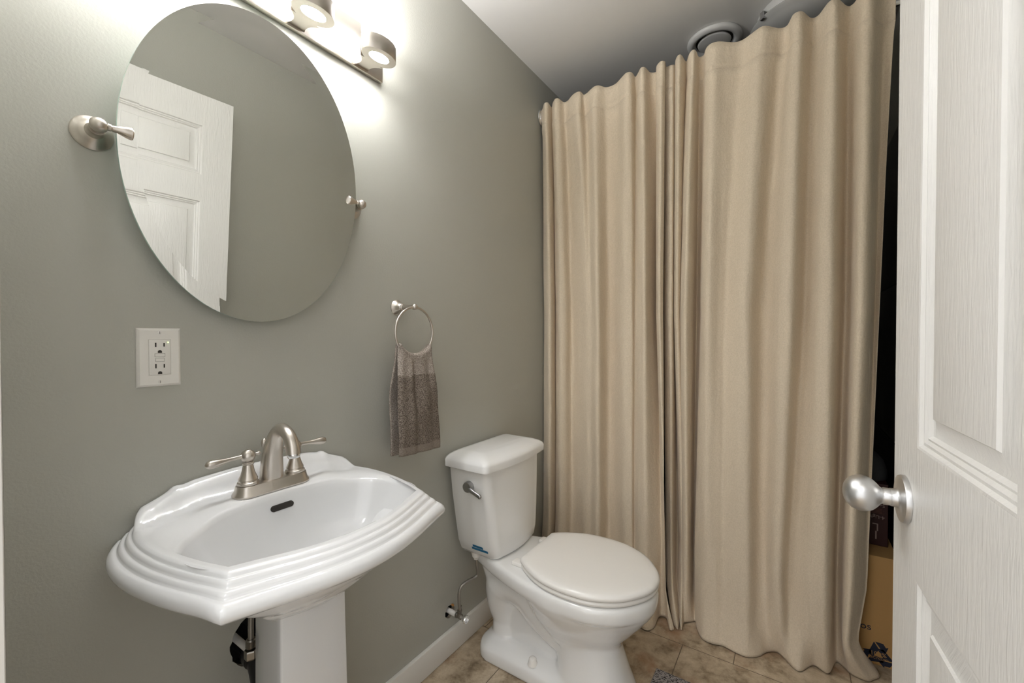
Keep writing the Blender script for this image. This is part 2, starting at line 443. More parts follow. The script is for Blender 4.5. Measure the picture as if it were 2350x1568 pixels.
# ------------------------------------------------------------ pedestal sink
YC = 0.482
def outline(d, xb, n1=36, n2=40, n3=30):
    """half plan (y>=0) from the wall round to the front centre, mirrored to a full loop; d = inset"""
    hw = 0.250 - d; tx = 0.379 - d*0.95; ty = 0.219 - d*0.50; fx = 0.437 - d
    side = bez((xb, hw), (0.085, hw + 0.050), (0.225, hw + 0.030), (tx - .012, ty + .004), n2)
    k = min(1, d/.03)
    for i, p in enumerate(side):
        t = i / n2; e = math.exp(-((1-t)/.05)**2)
        p.x += (.012 + .004*(1-k))*e; p.y += (-.004 + 0.007*(1-k))*e
    fr = bez((side[-1].x, side[-1].y), (tx + .026, ty - .070), (fx, .085), (fx, 0), n3)
    half = [Vector((xb, hw*i/n1)) for i in range(n1)] + side + fr[1:]
    return half + [Vector((p.x, -p.y)) for p in reversed(half[1:-1])]
def bsz(y):
    a = abs(y)
    base = 0.046 - 0.010*(a/.158)**2 if a < .158 else 0.036*max(0, 1 - (max(0, a-.168)/.086)**1.6)
    return base + 0.0065*math.exp(-((a-.158)/.0105)**2)
def topz(x, y):
    return 0.803 + 0.014*(1 - smoothstep(.10, .17, x))*(1 - smoothstep(.12, .2, abs(y))) + bsz(y)*(1 - smoothstep(.018, .055, x))
rings = []
def ring(d, xb, z): rings.append([Vector((p.x, p.y + YC, z)) for p in outline(d, xb)])
XW = 0.003
NB = len(outline(0, XW))
ub = outline(.03, XW)
def under(sc, z, cx=.215):
    rings.append([Vector((max(XW + .004, cx + (p.x - cx)*sc), YC + p.y*sc, z)) for p in ub])
under(.30, .630, .20); under(.46, .642, .20); under(.60, .672); under(.70, .708); under(.80, .735)
for d, z in [(.040, .7445), (.018, .744), (.0085, .7465), (.0020, .7535), (0, .7615), (.0022, .7690), (.0072, .7745), (.0110, .7760), (.0135, .7756), (.0150, .7762), (.0163, .7800), (.0190, .7842), (.0222, .7856), (.0245, .7850), (.0258, .7858), (.0270, .7895), (.0297, .7938), (.0325, .7950), (.0348, .7945), (.0360, .7955), (.0370, .7990)]:
    ring(d, XW, z)
for d, xb in [(.0385, XW), (.0410, XW+.002), (.044, .009), (.047, .016), (.049, .024), (.051, .034), (.053, .050), (.055, .072)]:
    lo = {.0385: .003, .0410: .0008}.get(d, 0)
    rings.append([Vector((p.x, p.y + YC, topz(p.x, p.y) - lo)) for p in outline(d, xb)])
# basin: superellipse rings
BX, BA, BBY, DEP = 0.243, 0.133, 0.218, 0.150
oa = outline(.055, .072)
ang = [math.atan2(p.y/BBY, (p.x - BX)/BA) for p in oa]
def sup(a, s):
    c = math.cos(a); q = math.sin(a); p = 2.5
    r = (abs(c)**p + abs(q)**p) ** (-1/p)
    return Vector((BX + BA*s*r*c, BBY*s*r*q))
prof = [(1.03, .0015), (1.00, .006), (.985, .014), (.965, .030), (.93, .055), (.875, .085), (.78, .112), (.64, .132), (.46, .144), (.25, .149), (.10, .150)]
for s, dz in prof:
    rr = []
    for a in ang:
        p = sup(a, s); rr.append(Vector((p.x, p.y + YC, topz(p.x, p.y) - dz if s > .95 else 0.806 - dz)))
    rings.append(rr)
sink = thing('pedestal_sink', (0.2, YC, 0), 'white porcelain pedestal sink with stepped scalloped rim under the oval mirror', 'sink')
bas = G().loft(rings, True, True).build('basin', M['porcelain'], sink, smooth=55)
# overflow slot on the back wall of the bowl
pv = []
def slot_pt(y, z):
    # x on the bowl's back wall for a height z
    for i in range(len(prof) - 1):
        z0 = .806 + .010 - prof[i][1]; z1 = .806 + .010 - prof[i+1][1]
        if z0 >= z >= z1:
            t = (z0 - z)/(z0 - z1); s = prof[i][0] + (prof[i+1][0] - prof[i][0])*t
            return Vector((BX - BA*s + .0015, y, z))
    return Vector((BX - BA + .002, y, z))
loopy = []
for k in range(24):
    a = 2*PI*k/24; sx = .018 if math.cos(a) >= 0 else -.018
    loopy.append((YC + sx + .0065*math.cos(a), .784 + .0062*math.sin(a)))
a0 = [slot_pt(y, z) + Vector((.0012, 0, 0)) for y, z in loopy]
G().loft([[p - Vector((.006, 0, 0)) for p in a0], a0]).build('overflow_slot', M['slot'], bas, smooth=0)
G().lathe([(0, 0), (.021, 0), (.022, .002), (.019, .003), (.012, .001), (0, .001)], (BX, YC, .6565), (0, 0, 1), 32).build('drain_ring', M['nickel'], bas)
def pedring(z, w, xf, ch, xm, wb, xb):
    h = [(xf + .004, 0), (xf + .003, w*.5), (xf, w), (xf - ch, w - .001), (xm, w - .013), (xb, wb - .010)]
    pts = h + [(x, -y) for x, y in reversed(h[1:])]
    return [Vector((x, YC + .003 + y, z)) for x, y in pts]
g = G().loft([pedring(0.0, .098, .262, .022, .135, .085, .075), pedring(.035, .097, .261, .022, .135, .084, .075), pedring(.05, .088, .252, .020, .138, .078, .080),
              pedring(.2, .079, .2435, .018, .14, .066, .085), pedring(.42, .072, .238, .017, .145, .06, .09), pedring(.64, .069, .234, .017, .15, .058, .09)])
g.build('pedestal', M['porcelain'], sink, bevel=.005, seg=3, smooth=40)

# ------------------------------------------------------------ faucet
FX = 0.076; FZ = 0.8165
fau = thing('faucet', (FX, YC, FZ), 'brushed nickel two handle faucet with arched spout on the white sink', 'faucet')
def stad(hl, hd, z, n=20):
    out = []
    for k in range(n*2):
        a = 2*PI*k/(n*2); sy = hl - hd
        out.append(Vector((FX + hd*math.cos(a), YC + (sy if math.sin(a) >= 0 else -sy) + hd*math.sin(a), z)))
    return out
G().loft([stad(.080, .0275, FZ), stad(.081, .0285, FZ+.003), stad(.080, .0275, FZ+.006), stad(.0765, .0245, FZ+.011), stad(.0745, .0225, FZ+.020), stad(.0735, .0215, FZ+.0225), stad(.070, .018, FZ+.0235)]).build('base_plate', M['nickel'], fau, smooth=35)
HZ = FZ + .0225
for sg in (-1, 1):
    cy = YC + sg*.0505
    h = G().lathe([(0, .001), (.0205, .001), (.021, .003), (.0205, .006), (.018, .0075), (.0175, .010), (.0185, .0115), (.0175, .014), (.0145, .021), (.0118, .030), (.0100, .039), (.0094, .042), (.0112, .0435), (.0114, .0455), (.0096, .047), (.0098, .0485)], (FX, cy, HZ), (0, 0, 1), 32).build('handle', M['nickel'], fau, smooth=35)
    G().lathe([(0, -.0138), (.0068, -.0124), (.0108, -.0092), (.0134, -.0044), (.0142, 0), (.0136, .0044), (.0110, .0092), (.0070, .0124), (.0064, .0134), (0, .0137)], (FX, cy, HZ + .060), (0, 0, 1), 32).build('handle_hub', M['nickel'], h, smooth=60)
    zz = HZ + .061
    path = [(FX, cy + sg*s, zz + q) for s, q in ((.008, 0), (.020, .0003), (.034, -.0004), (.046, -.0012), (.056, -.0018), (.064, -.0022), (.071, -.0024), (.076, -.0024), (.079, -.0024))]
    G().tube(path, [.0052, .0043, .0044, .0058, .0077, .0088, .0085, .006, .0012], 16).build('lever', M['nickel'], h, smooth=60)
    path = [(FX, cy - sg*s, zz) for s in (.009, .014, .018, .021, .0245, .0265)]
    G().tube(path, [.0046, .0032, .0038, .0046, .0038, .0008], 14).build('finial', M['nickel'], h, smooth=60)
sp = bez((FX-.004, YC, HZ-.001), (FX-.004, YC, HZ+.055), (FX+.008, YC, HZ+.118), (FX+.046, YC, HZ+.112), 18) + bez((FX+.046, YC, HZ+.112), (FX+.074, YC, HZ+.107), (FX+.084, YC, HZ+.088), (FX+.0865, YC, HZ+.066), 12)[1:]
n = len(sp); rad = [.0235 - .0105*smoothstep(0, .55, i/(n-1)) + .001*smoothstep(.7, 1, i/(n-1)) for i in range(n)]
so = G().tube(sp, rad, 28).build('spout', M['nickel'], fau, smooth=60)
e = Vector(sp[-1]); tdir = (Vector(sp[-1]) - Vector(sp[-2])).normalized()
G().lathe([(0, -.001), (.0128, -.001), (.0128, .004), (.0105, .0085), (0, .0085)], e, tdir, 28).build('aerator', M['chrome'], so)
rod = G().tube([(FX-.030, YC-.003, FZ), (FX-.030, YC-.003, HZ+.062)], .0024, 10)
rod.lathe([(.0028, .060), (.0045, .0645), (.0062, .070), (.0066, .075), (.0052, .0805), (.0020, .084), (0, .0845)], (FX-.030, YC-.003, HZ), (0, 0, 1), 18)
rod.build('lift_rod', M['nickel'], fau, smooth=50)

# ------------------------------------------------------------ plumbing under the sink
pt = thing('drain_pipe', (0.0, 0.485, 0.44), 'black plastic drain pipe coming out of the ragged wall hole', 'pipe')
G().tube(catmull([(-.095, .474, .432), (-.02, .472, .431), (.020, .469, .426), (.046, .466, .405), (.060, .466, .370), (.068, .470, .335), (.074, .480, .310)], 6), .0215, 20).build('pipe', M['black'], pt, smooth=60)
G().lathe([(0, 0), (.0285, 0), (.0285, .022), (.024, .026), (0, .026)], (.006, .4705, .4285), (1, -.05, -.14), 24).build('coupling', M['black'], pt)
sv = thing('sink_shutoff_valve', (.03, .452, .455), 'metal shutoff valve with braided hose half hidden behind the sink pedestal', 'valve')
G().tube([(-.09, .446, .460), (.045, .446, .460)], .0075, 14).build('pipe_stub', M['pvc'], sv)
G().lathe([(0, 0), (.0125, 0), (.0135, .003), (.0135, .017), (.0125, .020), (0, .020)], (.050, .446, .446), (0, 0, 1), 6).build('valve_body', M['darkmetal'], sv, smooth=0)
G().lathe([(0, 0), (.0095, 0), (.0105, .002), (.0105, .016), (.0085, .019), (0, .019)], (.050, .446, .470), (0, 0, 1), 12).build('coupling_nut', M['darkmetal'], sv, smooth=30)
G().tube(catmull([(.050, .446, .486), (.050, .447, .54), (.055, .452, .60), (.060, .46, .67)], 6), .0058, 14).build('braided_hose', M['braid'], sv, smooth=60)
# ------------------------------------------------------------ toilet
YT = 1.287
toi = thing('toilet', (.35, YT, 0), 'white two piece toilet with closed lid and side flush lever', 'toilet')
def tank_ring(z, hw, xf, bow, xb=.022, r=.03, n=10, dy=0.0):
    """rounded, front-bowed rectangle"""
    pts = [(xb, -hw + .01), (xb, hw - .01)]
    fr = []
    for k in range(n + 1):                       # corner at +y
        a = PI/2 * k / n; fr.append((xf - r + r*math.sin(a), hw - r + r*math.cos(a)))
    mid = []
    for k in range(1, 12):
        t = k / 12; y = (hw - r) * (1 - 2*t); mid.append((xf + bow*math.sin(PI*t), y))
    fl = [(x, -y) for x, y in reversed(fr)]
    bk = [(xb + .012, hw)]
    return [Vector((x, YT + dy + y, z)) for x, y in pts[::1] + bk + fr + mid + fl + [(xb + .012, -hw)]]
g = G().loft([tank_ring(.373, .108, .175, .012, .04, dy=.010), tank_ring(.376, .123, .190, .013, .032, dy=.010), tank_ring(.388, .133, .199, .014, .028, dy=.010), tank_ring(.42, .141, .2015, .014, dy=.009), tank_ring(.50, .152, .200, .014, dy=.006), tank_ring(.60, .165, .197, .014, dy=.002), tank_ring(.702, .176, .193, .014)])
tank = g.build('tank', M['china'], toi, smooth=50)
def lid_ring(z, e, f=0): return tank_ring(z, .196 - e, .208 - e, .016, .018 + e*.5, .022)
g = G().loft([lid_ring(.700, .010), lid_ring(.699, .003), lid_ring(.701, 0), lid_ring(.722, -.001), lid_ring(.731, .004), lid_ring(.738, .014), lid_ring(.7455, .032), lid_ring(.750, .050), lid_ring(.752, .062)])
g.build('tank_lid', M['china'], toi, smooth=50)
# flush lever on the side of the tank facing the sink
lv = G().lathe([(0, -.004), (.0180, -.004), (.0190, .003), (.0186, .014), (.0165, .0185), (.010, .0198), (0, .020)], (.116, 1.1185, .639), (0, -1, 0), 28).build('flush_lever', M['lever'], toi)
G().tube([(.126, 1.106, .634), (.136, 1.1035, .631), (.148, 1.102, .627), (.161, 1.1015, .6225), (.173, 1.1015, .6185), (.178, 1.1015, .617)], [.0095, .0090, .0078, .0072, .0076, .0030], 14, flat=[(1,1),(1,.9),(1,.8),(1.1,.75),(1.1,.75),(1,.8)]).build('lever_arm', M['lever'], lv, smooth=60)
# two strips of blue tape low on the tank's side
def strip(x0, x1, z, h, sl):
    y = [1.1375, 1.1375]
    def yy(x, zz):
        zr = [(.376, .113), (.388, .123), (.42, .132), (.5, .146)]
        for i in range(3):
            if zr[i][0] <= zz <= zr[i+1][0]:
                t = (zz - zr[i][0])/(zr[i+1][0]-zr[i][0]); return YT - (zr[i][1] + t*(zr[i+1][1]-zr[i][1]))
        return YT - .14
    lo = [Vector((x, yy(x, z + sl*(x-x0)) - .0004, z + sl*(x-x0))) for x in (x0, (x0+x1)/2, x1)]
    hi = [Vector((x, yy(x, z + h + sl*(x-x0)) - .0004, z + h + sl*(x-x0))) for x in (x0, (x0+x1)/2, x1)]
    loop = lo + hi[::-1]
    return G().prism(loop, (0, -.0006, 0)).build('tape_strip', M['blue'], tank, smooth=0)
strip(.092, .163, .3995, .0085, 0.02); strip(.098, .143, .4105, .0085, 0.0)
# bowl: several porcelain masses fused by a remesh
def egg(xb, xf, hw, z, n=56, bk=.42, p=2.0):
    xm = xb + (xf - xb)*bk; out = []
    for k in range(n):
        a = 2*PI*k/n; c = math.cos(a); q = math.sin(a)
        e = 2/p
        out.append(Vector((xm + (xf - xm if c >= 0 else xm - xb)*math.copysign(abs(c)**e, c), YT + hw*math.copysign(abs(q)**e, q), z)))
    return out
def rrect(x0, x1, hw, z, r=.03, n=8):
    out = []
    for cx, cy, a0 in ((x1-r, hw-r, 0), (x0+r, hw-r, PI/2), (x0+r, -hw+r, PI), (x1-r, -hw+r, 1.5*PI)):
        for k in range(n+1):
            a = a0 + PI/2*k/n; out.append(Vector((cx + r*math.cos(a), YT + cy + r*math.sin(a), z)))
    return out
g = G()
def halfw(tab, x):
    for (xa, ya), (xb_, yb) in zip(tab, tab[1:]):
        if xa <= x <= xb_: return ya + (yb - ya)*(x - xa)/(xb_ - xa)
    return 0
def outl(tab, z, e=0.0, yc=YT, n=9):
    h = catmull([(x, y, 0) for x, y in tab], n)
    pts = []
    for i, p in enumerate(h):
        q0 = h[max(i-1, 0)]; q1 = h[min(i+1, len(h)-1)]; t = (q1 - q0).normalized(); nr = Vector((-t.y, t.x, 0))
        if i == len(h)-1: nr = Vector((1, 0, 0))
        if i == 0: nr = Vector((-.5, .8, 0))
        q = p - nr*e; pts.append((q.x, max(0, q.y)))
    return [Vector((x, yc + y, z)) for x, y in pts] + [Vector((x, yc - y, z)) for x, y in reversed(pts[:-1])]
RIM = [(.038, .070), (.075, .080), (.12, .100), (.17, .121), (.245, .146), (.33, .168), (.42, .181), (.50, .181), (.57, .168), (.635, .130), (.68, .072), (.697, .030), (.700, 0)]
g.loft([outl(RIM, .320, .014), outl(RIM, .326, .005), outl(RIM, .337, .001), outl(RIM, .350, 0), outl(RIM, .364, 0), outl(RIM, .373, .004), outl(RIM, .377, .012)])
g.loft([egg(.33, .585, .080, .155), egg(.32, .588, .088, .175), egg(.30, .600, .104, .200), egg(.28, .630, .128, .235), egg(.265, .662, .152, .275), egg(.247, .686, .172, .308), egg(.240, .698, .181, .330), egg(.240, .701, .183, .350)])
g.loft([egg(.37, .645, .112, .0, bk=.5, p=2.4), egg(.375, .637, .107, .03, bk=.5, p=2.4), egg(.38, .612, .096, .09, bk=.5, p=2.4), egg(.375, .592, .088, .15, bk=.5, p=2.3), egg(.36, .585, .085, .20, bk=.5)])
g.loft([rrect(.075, .56, .108, 0, .07), rrect(.076, .56, .108, .030, .07), rrect(.080, .56, .104, .044, .068), rrect(.092, .56, .090, .054, .06), rrect(.12, .55, .050, .066, .04)])
tw = catmull([(.46, YT, .13), (.40, YT, .150), (.33, YT, .195), (.265, YT, .255), (.205, YT, .270), (.158, YT, .240), (.145, YT, .17), (.152, YT, .11), (.160, YT, .03)], 6)
g.tube(tw, [.062, .068, .078, .086, .088, .084, .066, .050, .060], 28)
g.loft([rrect(.14, .55, .034, .02, .015), rrect(.14, .55, .030, .33, .015)])
g.loft([rrect(.08, .28, .055, .25, .04), rrect(.06, .30, .070, .33, .04)])
bowl = g.build('bowl', M['china'], toi, smooth=180, mods=(('REMESH', dict(mode='VOXEL', voxel_size=.005, use_smooth_shade=True)), ('SMOOTH', dict(factor=.5, iterations=9))))
# seat and lid
SEAT = [(.281, .108), (.292, .119), (.325, .143), (.375, .169), (.43, .183), (.50, .185), (.565, .172), (.63, .134), (.675, .079), (.695, .034), (.699, 0)]
def seat_ring(z, e): 
    r = outl(SEAT, z, e, 1.294); return [Vector((r[0].x, 1.294, z))] + r
G().loft([seat_ring(.380, .012), seat_ring(.379, .004), seat_ring(.382, .001), seat_ring(.388, 0), seat_ring(.393, .004), seat_ring(.394, .012)]).build('seat', M['seat'], toi, smooth=50)
def shrunk(z, k): return [Vector((.49 + (p.x - .49)*k, 1.294 + (p.y - 1.294)*k, z)) for p in seat_ring(z, .012)]
G().loft([seat_ring(.3955, .008), seat_ring(.3955, .001), seat_ring(.399, -.002), seat_ring(.406, -.002), seat_ring(.412, .003), seat_ring(.4155, .012), shrunk(.4178, .90), shrunk(.4192, .75), shrunk(.420, .5), shrunk(.4202, .2)]).build('seat_lid', M['seat'], toi, smooth=50)
for sg in (-1, 1):
    y = 1.292 + sg*.092
    G().box((.243, y - .017, .3765), (.296, y + .017, .390)).build('hinge', M['seat'], toi, bevel=.004, seg=3)
    G().lathe([(.0175, 0), (.017, .002), (.0135, .012), (.0125, .019), (.0095, .0225), (.004, .024), (0, .0241)], (.315, YT + sg*.082, .0535), (0, 0, 1), 28).build('bolt_cap', M['seat'], toi, smooth=60)

# ------------------------------------------------------------ toilet water supply
vz = .150; vy = 1.1435
va = thing('toilet_shutoff_valve', (0.0, vy, vz), 'tarnished shutoff valve with clear round handle low on the wall by the toilet', 'valve')
G().tube([(-.09, vy, vz+.002), (-.01, vy, vz+.002), (.016, vy, vz+.001), (.034, vy, vz)], [.0088, .0088, .0092, .0080], 18).build('pipe_stub', M['pvc'], va, smooth=60)
g = G().lathe([(0, 0), (.0100, 0), (.0105, .004), (.0095, .008), (.0075, .009), (.0075, .014), (.0095, .016), (.0098, .024), (.007, .027), (0, .027)], (.032, vy, vz), (1, 0, 0), 14)
g.lathe([(0, .004), (.0072, .004), (.0072, .014), (.0085, .016), (.0085, .023), (0, .023)], (.047, vy, vz), (0, 0, 1), 8)
g.build('valve_body', M['darkmetal'], va, smooth=30)
G().lathe([(0, 0), (.0065, 0), (.007, .006), (.0125, .009), (.0145, .013), (.0145, .019), (.0125, .022), (.0100, .022), (.0085, .020), (.003, .020), (.003, .0215), (0, .0215)], (.0585, vy, vz - .001), (1, 0, -.02), 14).build('valve_handle', M['chrome'], va, smooth=30)
G().tube(catmull([(-.005, 1.150, .171), (.0025, 1.157, .168), (.003, 1.161, .162)], 4), [.001, .0045, .002], 8).build('splinter', M['wood'], va)
ho = thing('toilet_supply_hose', (.06, 1.18, .27), 'braided steel supply hose curving from the wall valve up to the toilet tank', 'hose')
G().tube(catmull([(.048, 1.1432, .174), (.048, 1.1405, .20), (.048, 1.140, .232), (.052, 1.147, .256), (.060, 1.172, .266), (.068, 1.200, .268), (.0745, 1.212, .277), (.078, 1.207, .300), (.082, 1.198, .325), (.083, 1.194, .345)], 7), .0056, 16).build('braid', M['braid'], ho, smooth=60)
G().lathe([(0, 0), (.0065, 0), (.007, .014), (0, .014)], (.048, vy, .1735), (0, 0, 1), 14).build('crimp', M['darkmetal'], ho)
g = G().lathe([(0, 0), (.0085, 0), (.0095, .006), (.0125, .008), (.0145, .011), (.0145, .024), (.0165, .025), (.0165, .0275), (0, .0275)], (.083, 1.1935, .345), (0, 0, 1), 12)
g.build('coupling_nut', M['plastic'], ho, smooth=25)

# ------------------------------------------------------------ pivot mirror
TI = math.radians(3.0); MC = Vector((.0455, .4775, 1.518)); MA, MB_ = .2427, .3325
me_ = Vector((math.sin(TI), 0, math.cos(TI))); mn = Vector((math.cos(TI), 0, -math.sin(TI))); my = Vector((0, 1, 0))
mir = thing('pivot_mirror', (0, .4775, 1.518), 'oval frameless wall mirror on two brushed nickel brackets over the sink', 'mirror')
def mring(e, h, n=144): return [MC + my*((MA-e)*math.cos(2*PI*k/n)) + me_*((MB_-e)*math.sin(2*PI*k/n)) + mn*h for k in range(n)]
g = G(); g.cur = 1
g.loft([mring(.0, -.0030), mring(0, .00262)], True, False)
g.cur = 0
g.loft([mring(0.0, .00262), mring(.027, .00205), mring(.05, .00205)], False, True)
g.build('mirror_glass', [M['mirror'], M['glassedge']], mir, smooth=0)
for sg in (-1, 1):
    y = .4765 + sg*.2640; zc = 1.5125
    br = G().lathe([(0, .0005), (.0290, .0005), (.0295, .003), (.0275, .006), (.0235, .0085), (.0205, .013), (.0155, .017), (.0135, .0185), (.0130, .021), (.0120, .0235), (.0112, .030), (.0112, .036)], (0, y, zc), (1, 0, 0), 48)
    br.lathe([(0, -.0128), (.0066, -.0113), (.0110, -.0065), (.0127, 0), (.0110, .0065), (.0066, .0113), (0, .0128)], (.0455, y, zc + .003), (1, 0, 0), 32)
    br = br.build('bracket', M['nickel'], mir, smooth=40)
    s = -sg
    G().lathe([(0, .006), (.0062, .006), (.0068, .010), (.0058, .0125), (.0062, .0145), (.0050, .0165), (.0056, .020), (.0082, .028), (.0108, .0365), (.0117, .0420), (.0104, .0440), (.0098, .0428), (0, .0428)], (.0462, y, zc + .0035), (0, s, 0), 28).build('clip', M['nickel'], br, smooth=40)

# ------------------------------------------------------------ vanity light
vl = thing('vanity_light', (0, .4825, 1.965), 'four lamp brushed nickel vanity light bar above the oval mirror, lit', 'wall light')
g = G().box((.0005, .125, 1.906), (.0145, .840, 2.036)); g.build('back_plate', M['nickel'], vl, bevel=.0015)
def oval(cy, ax, ay, z, cx=.089, n=44): return [Vector((cx + ax*math.cos(2*PI*k/n), cy + ay*math.sin(2*PI*k/n), z)) for k in range(n)]
for i in range(4):
    cy = .199 + i*.1892
    g = G()
    g.loft([oval(cy, .0345, .0500, 1.9530), oval(cy, .0350, .0505, 1.9525), oval(cy, .0350, .0505, 1.9135), oval(cy, .0343, .0498, 1.9125), oval(cy, .0190, .0300, 1.9125), oval(cy, .0182, .0292, 1.9135), oval(cy, .0182, .0292, 1.9170)], False, False)
    nk = [(.0146, .0215), (.019, .0195), (.026, .0178), (.035, .0180), (.044, .0220), (.052, .0290), (.059, .0370)]
    lo = [Vector((x, cy + w, 1.9128)) for x, w in nk] + [Vector((x, cy - w, 1.9128)) for x, w in reversed(nk)]
    hi = [Vector((p.x, p.y, 1.9525)) for p in lo]
    # leave the part under the opening free: the neck stops at the oval's back
    lo = [p for p in lo if p.x < .0695]; hi = [p for p in hi if p.x < .0695]
    g.loft([lo, hi])
    br = g.build('lamp_bracket', M['nickel'], vl, smooth=40)
    g = G(); g.loft([oval(cy, .0179, .0289, 1.9165), oval(cy, .0335, .0490, 1.9172), oval(cy, .0335, .0490, 1.953), oval(cy, .0345, .0500, 1.9535), oval(cy, .0345, .0500, 2.008), oval(cy, .0335, .049, 2.012), oval(cy, .029, .0445, 2.0145)], False, False)
    g.cur = 1
    g.add(oval(cy, .0179, .0289, 1.9165), [tuple(range(44))[::-1]]); g.add(oval(cy, .029, .0445, 2.0145), [tuple(range(44))])
    g.build('lamp_shade', [M['lampglass'], M['lampend']], br, smooth=50)

# ------------------------------------------------------------ outlet
oy, oz = .3040, 1.1120
ou = thing('electrical_outlet', (0, oy, oz), 'white wall outlet with two sockets and a small green light', 'outlet')
def rect(hw, hh, x, cy=oy, cz=oz): return [Vector((x, cy-hw, cz-hh)), Vector((x, cy+hw, cz-hh)), Vector((x, cy+hw, cz+hh)), Vector((x, cy-hw, cz+hh))]
G().loft([rect(.0350, .0570, .0003), rect(.0350, .0570, .0012), rect(.0335, .0555, .0035), rect(.0305, .0525, .0060), rect(.0180, .0350, .0060), rect(.0177, .0347, .0052)], True, True).build('cover_plate', M['plastic'], ou, smooth=0)
re_ = G().box((.0045, oy-.0168, oz-.0338), (.0072, oy+.0168, oz+.0338)).build('receptacle', M['plastic'], ou, bevel=.0008)
for dz in (.0245, -.0170):
    g = G()
    g.box((.0068, oy-.0077, oz+dz-.0043), (.0074, oy-.0053, oz+dz+.0043)); g.box((.0068, oy+.0056, oz+dz-.0036), (.0074, oy+.0078, oz+dz+.0036))
    g.prism([Vector((.0068, oy + .0033*math.cos(PI*k/8), oz + dz - .0136 + .0033*math.sin(PI*k/8))) for k in range(9)] + [Vector((.0068, oy-.0033, oz+dz-.0160)), Vector((.0068, oy+.0033, oz+dz-.0160))], (.0006, 0, 0))
    g.build('socket', M['slot'], re_, smooth=0)
gap = mat('button_gap', (.22, .21, .19), .6)
for zz, hw in ((.0040, .0078), (-.0050, .0066)):
    tbn = G().box((.0070, oy-hw, oz+zz-.0030), (.0079, oy+hw, oz+zz+.0030)).build('test_button', M['plastic'], re_, bevel=.0004)
    G().box((.0070, oy-hw-.0005, oz+zz-.0035), (.00735, oy+hw+.0005, oz+zz+.0035)).build('button_gap', gap, re_, smooth=0)
G().lathe([(0, 0), (.0011, 0), (.0011, .0005), (0, .0009)], (.0072, oy+.0132, oz+.0293), (1, 0, 0), 14).build('indicator_light', M['led'], re_)
for sg in (-1, 1):
    sc = G().lathe([(0, 0), (.0030, 0), (.0029, .0006), (.0015, .0012), (0, .0013)], (.0060, oy, oz+sg*.0480), (1, 0, 0), 20).build('screw', M['plastic'], ou)
    G().box((.0070, oy-.0003, oz+sg*.048-.0025), (.00742, oy+.0003, oz+sg*.048+.0025)).build('screw_slot', M['slot'], sc, smooth=0)

# ------------------------------------------------------------ towel ring and towel
RY, RZ, RXX = .902, 1.165, .080
tr = thing('towel_ring', (0, RY, 1.2405), 'brushed nickel towel ring on the wall between mirror and toilet', 'towel ring')
g = G().lathe([(0, .0005), (.0240, .0005), (.0245, .003), (.0230, .0055), (.0185, .010), (.0150, .018), (.0125, .026), (.0110, .0275), (.0110, .030), (.0085, .032), (.0068, .045), (.0060, .058), (.0062, .070), (0, .070)], (0, RY, 1.2420), (1, 0, 0), 44)
g.build('post', M['nickel'], tr, smooth=40)
G().lathe([(0, -.0098), (.0055, -.0082), (.0088, -.0045), (.0098, 0), (.0088, .0045), (.0055, .0082), (0, .0098)], (.080, RY, 1.2415), (1, 0, 0), 28).build('ball', M['nickel'], tr, smooth=60)
G().torus((RXX, RY, RZ), .0748, .0036, (1, 0, 0), 80, 14).build('ring', M['nickel'], tr, smooth=60)
def sheet(name, rows, ncol, pos, mats, matfn, thick, parent=None, **tg):
    g = G(); v = [pos(r, c/(ncol-1)) for r in rows for c in range(ncol)]
    f = []; mi = []
    for i in range(len(rows)-1):
        for j in range(ncol-1):
            f.append((i*ncol+j, i*ncol+j+1, (i+1)*ncol+j+1, (i+1)*ncol+j)); mi.append(matfn(rows[i], j/(ncol-1)))
    g.add(v, f); g.mi = mi
    return g.build(name, mats, parent, smooth=180, mods=(('SOLIDIFY', dict(thickness=thick, offset=0)),), **tg)
def towel_pos(r, c):
    # r: -1 back hem .. 0 over the ring .. 1 front hem
    k = abs(r); y0 = -.066 - .012*smoothstep(0, .5, k) - (.0 if r > 0 else -.006*k); y1 = .056 + .026*smoothstep(0, 1, k)
    yy = RY + .002 + y0 + (y1 - y0)*c - .0
    off = max(-.070, min(.070, yy - RY))
    zr = RZ - math.sqrt(.0748**2 - min(abs(off), .062)**2) + .0085
    if k < .08:
        a = r/.08*PI/2; x = RXX + .010*math.sin(a); z = zr + .007*math.cos(a) - .007
    else:
        s = (k - .08)/.92; zb = (.806 if r > 0 else .800) - .006*c
        z = (zr - .007) + (zb - zr + .007)*s
        x = RXX + (.010 + .012*smoothstep(0, .5, s) if r > 0 else -.010 - .016*smoothstep(0, .5, s))
        env = math.sin(PI*min(1, s*1.5 + .08))**.7 if s < .6 else 1
        x += (.0065*math.exp(-((c-.30)/.07)**2) - .0060*math.exp(-((c-.43)/.06)**2) + .0050*math.exp(-((c-.66)/.10)**2) - .004*math.exp(-((c - .85)/.06)**2))*(1 - .55*s)*min(1, s*6) * (1 if r > 0 else .5)
        x += .0025*math.sin(9*s + 5*c)*math.sin(PI*s)
        if r > 0: x += -.012*(1 - smoothstep(0, .06, c))*(1 - .4*s)
    return Vector((x, yy, z))
rows = [-1 + 2*i/110 for i in range(111)]
tow = sheet('hand_towel', rows, 44, towel_pos, [M['towel_dark'], M['towel_light'], M['towel_hem']], lambda r, c: 2 if r > .915 else (0 if r > .15 and towel_pos(r + .009, c).z < 1.036 else 1), .0055, origin=(RXX, RY, 1.09))
tag(tow, 'taupe terry hand towel with a darker lower half folded over the towel ring', 'towel')

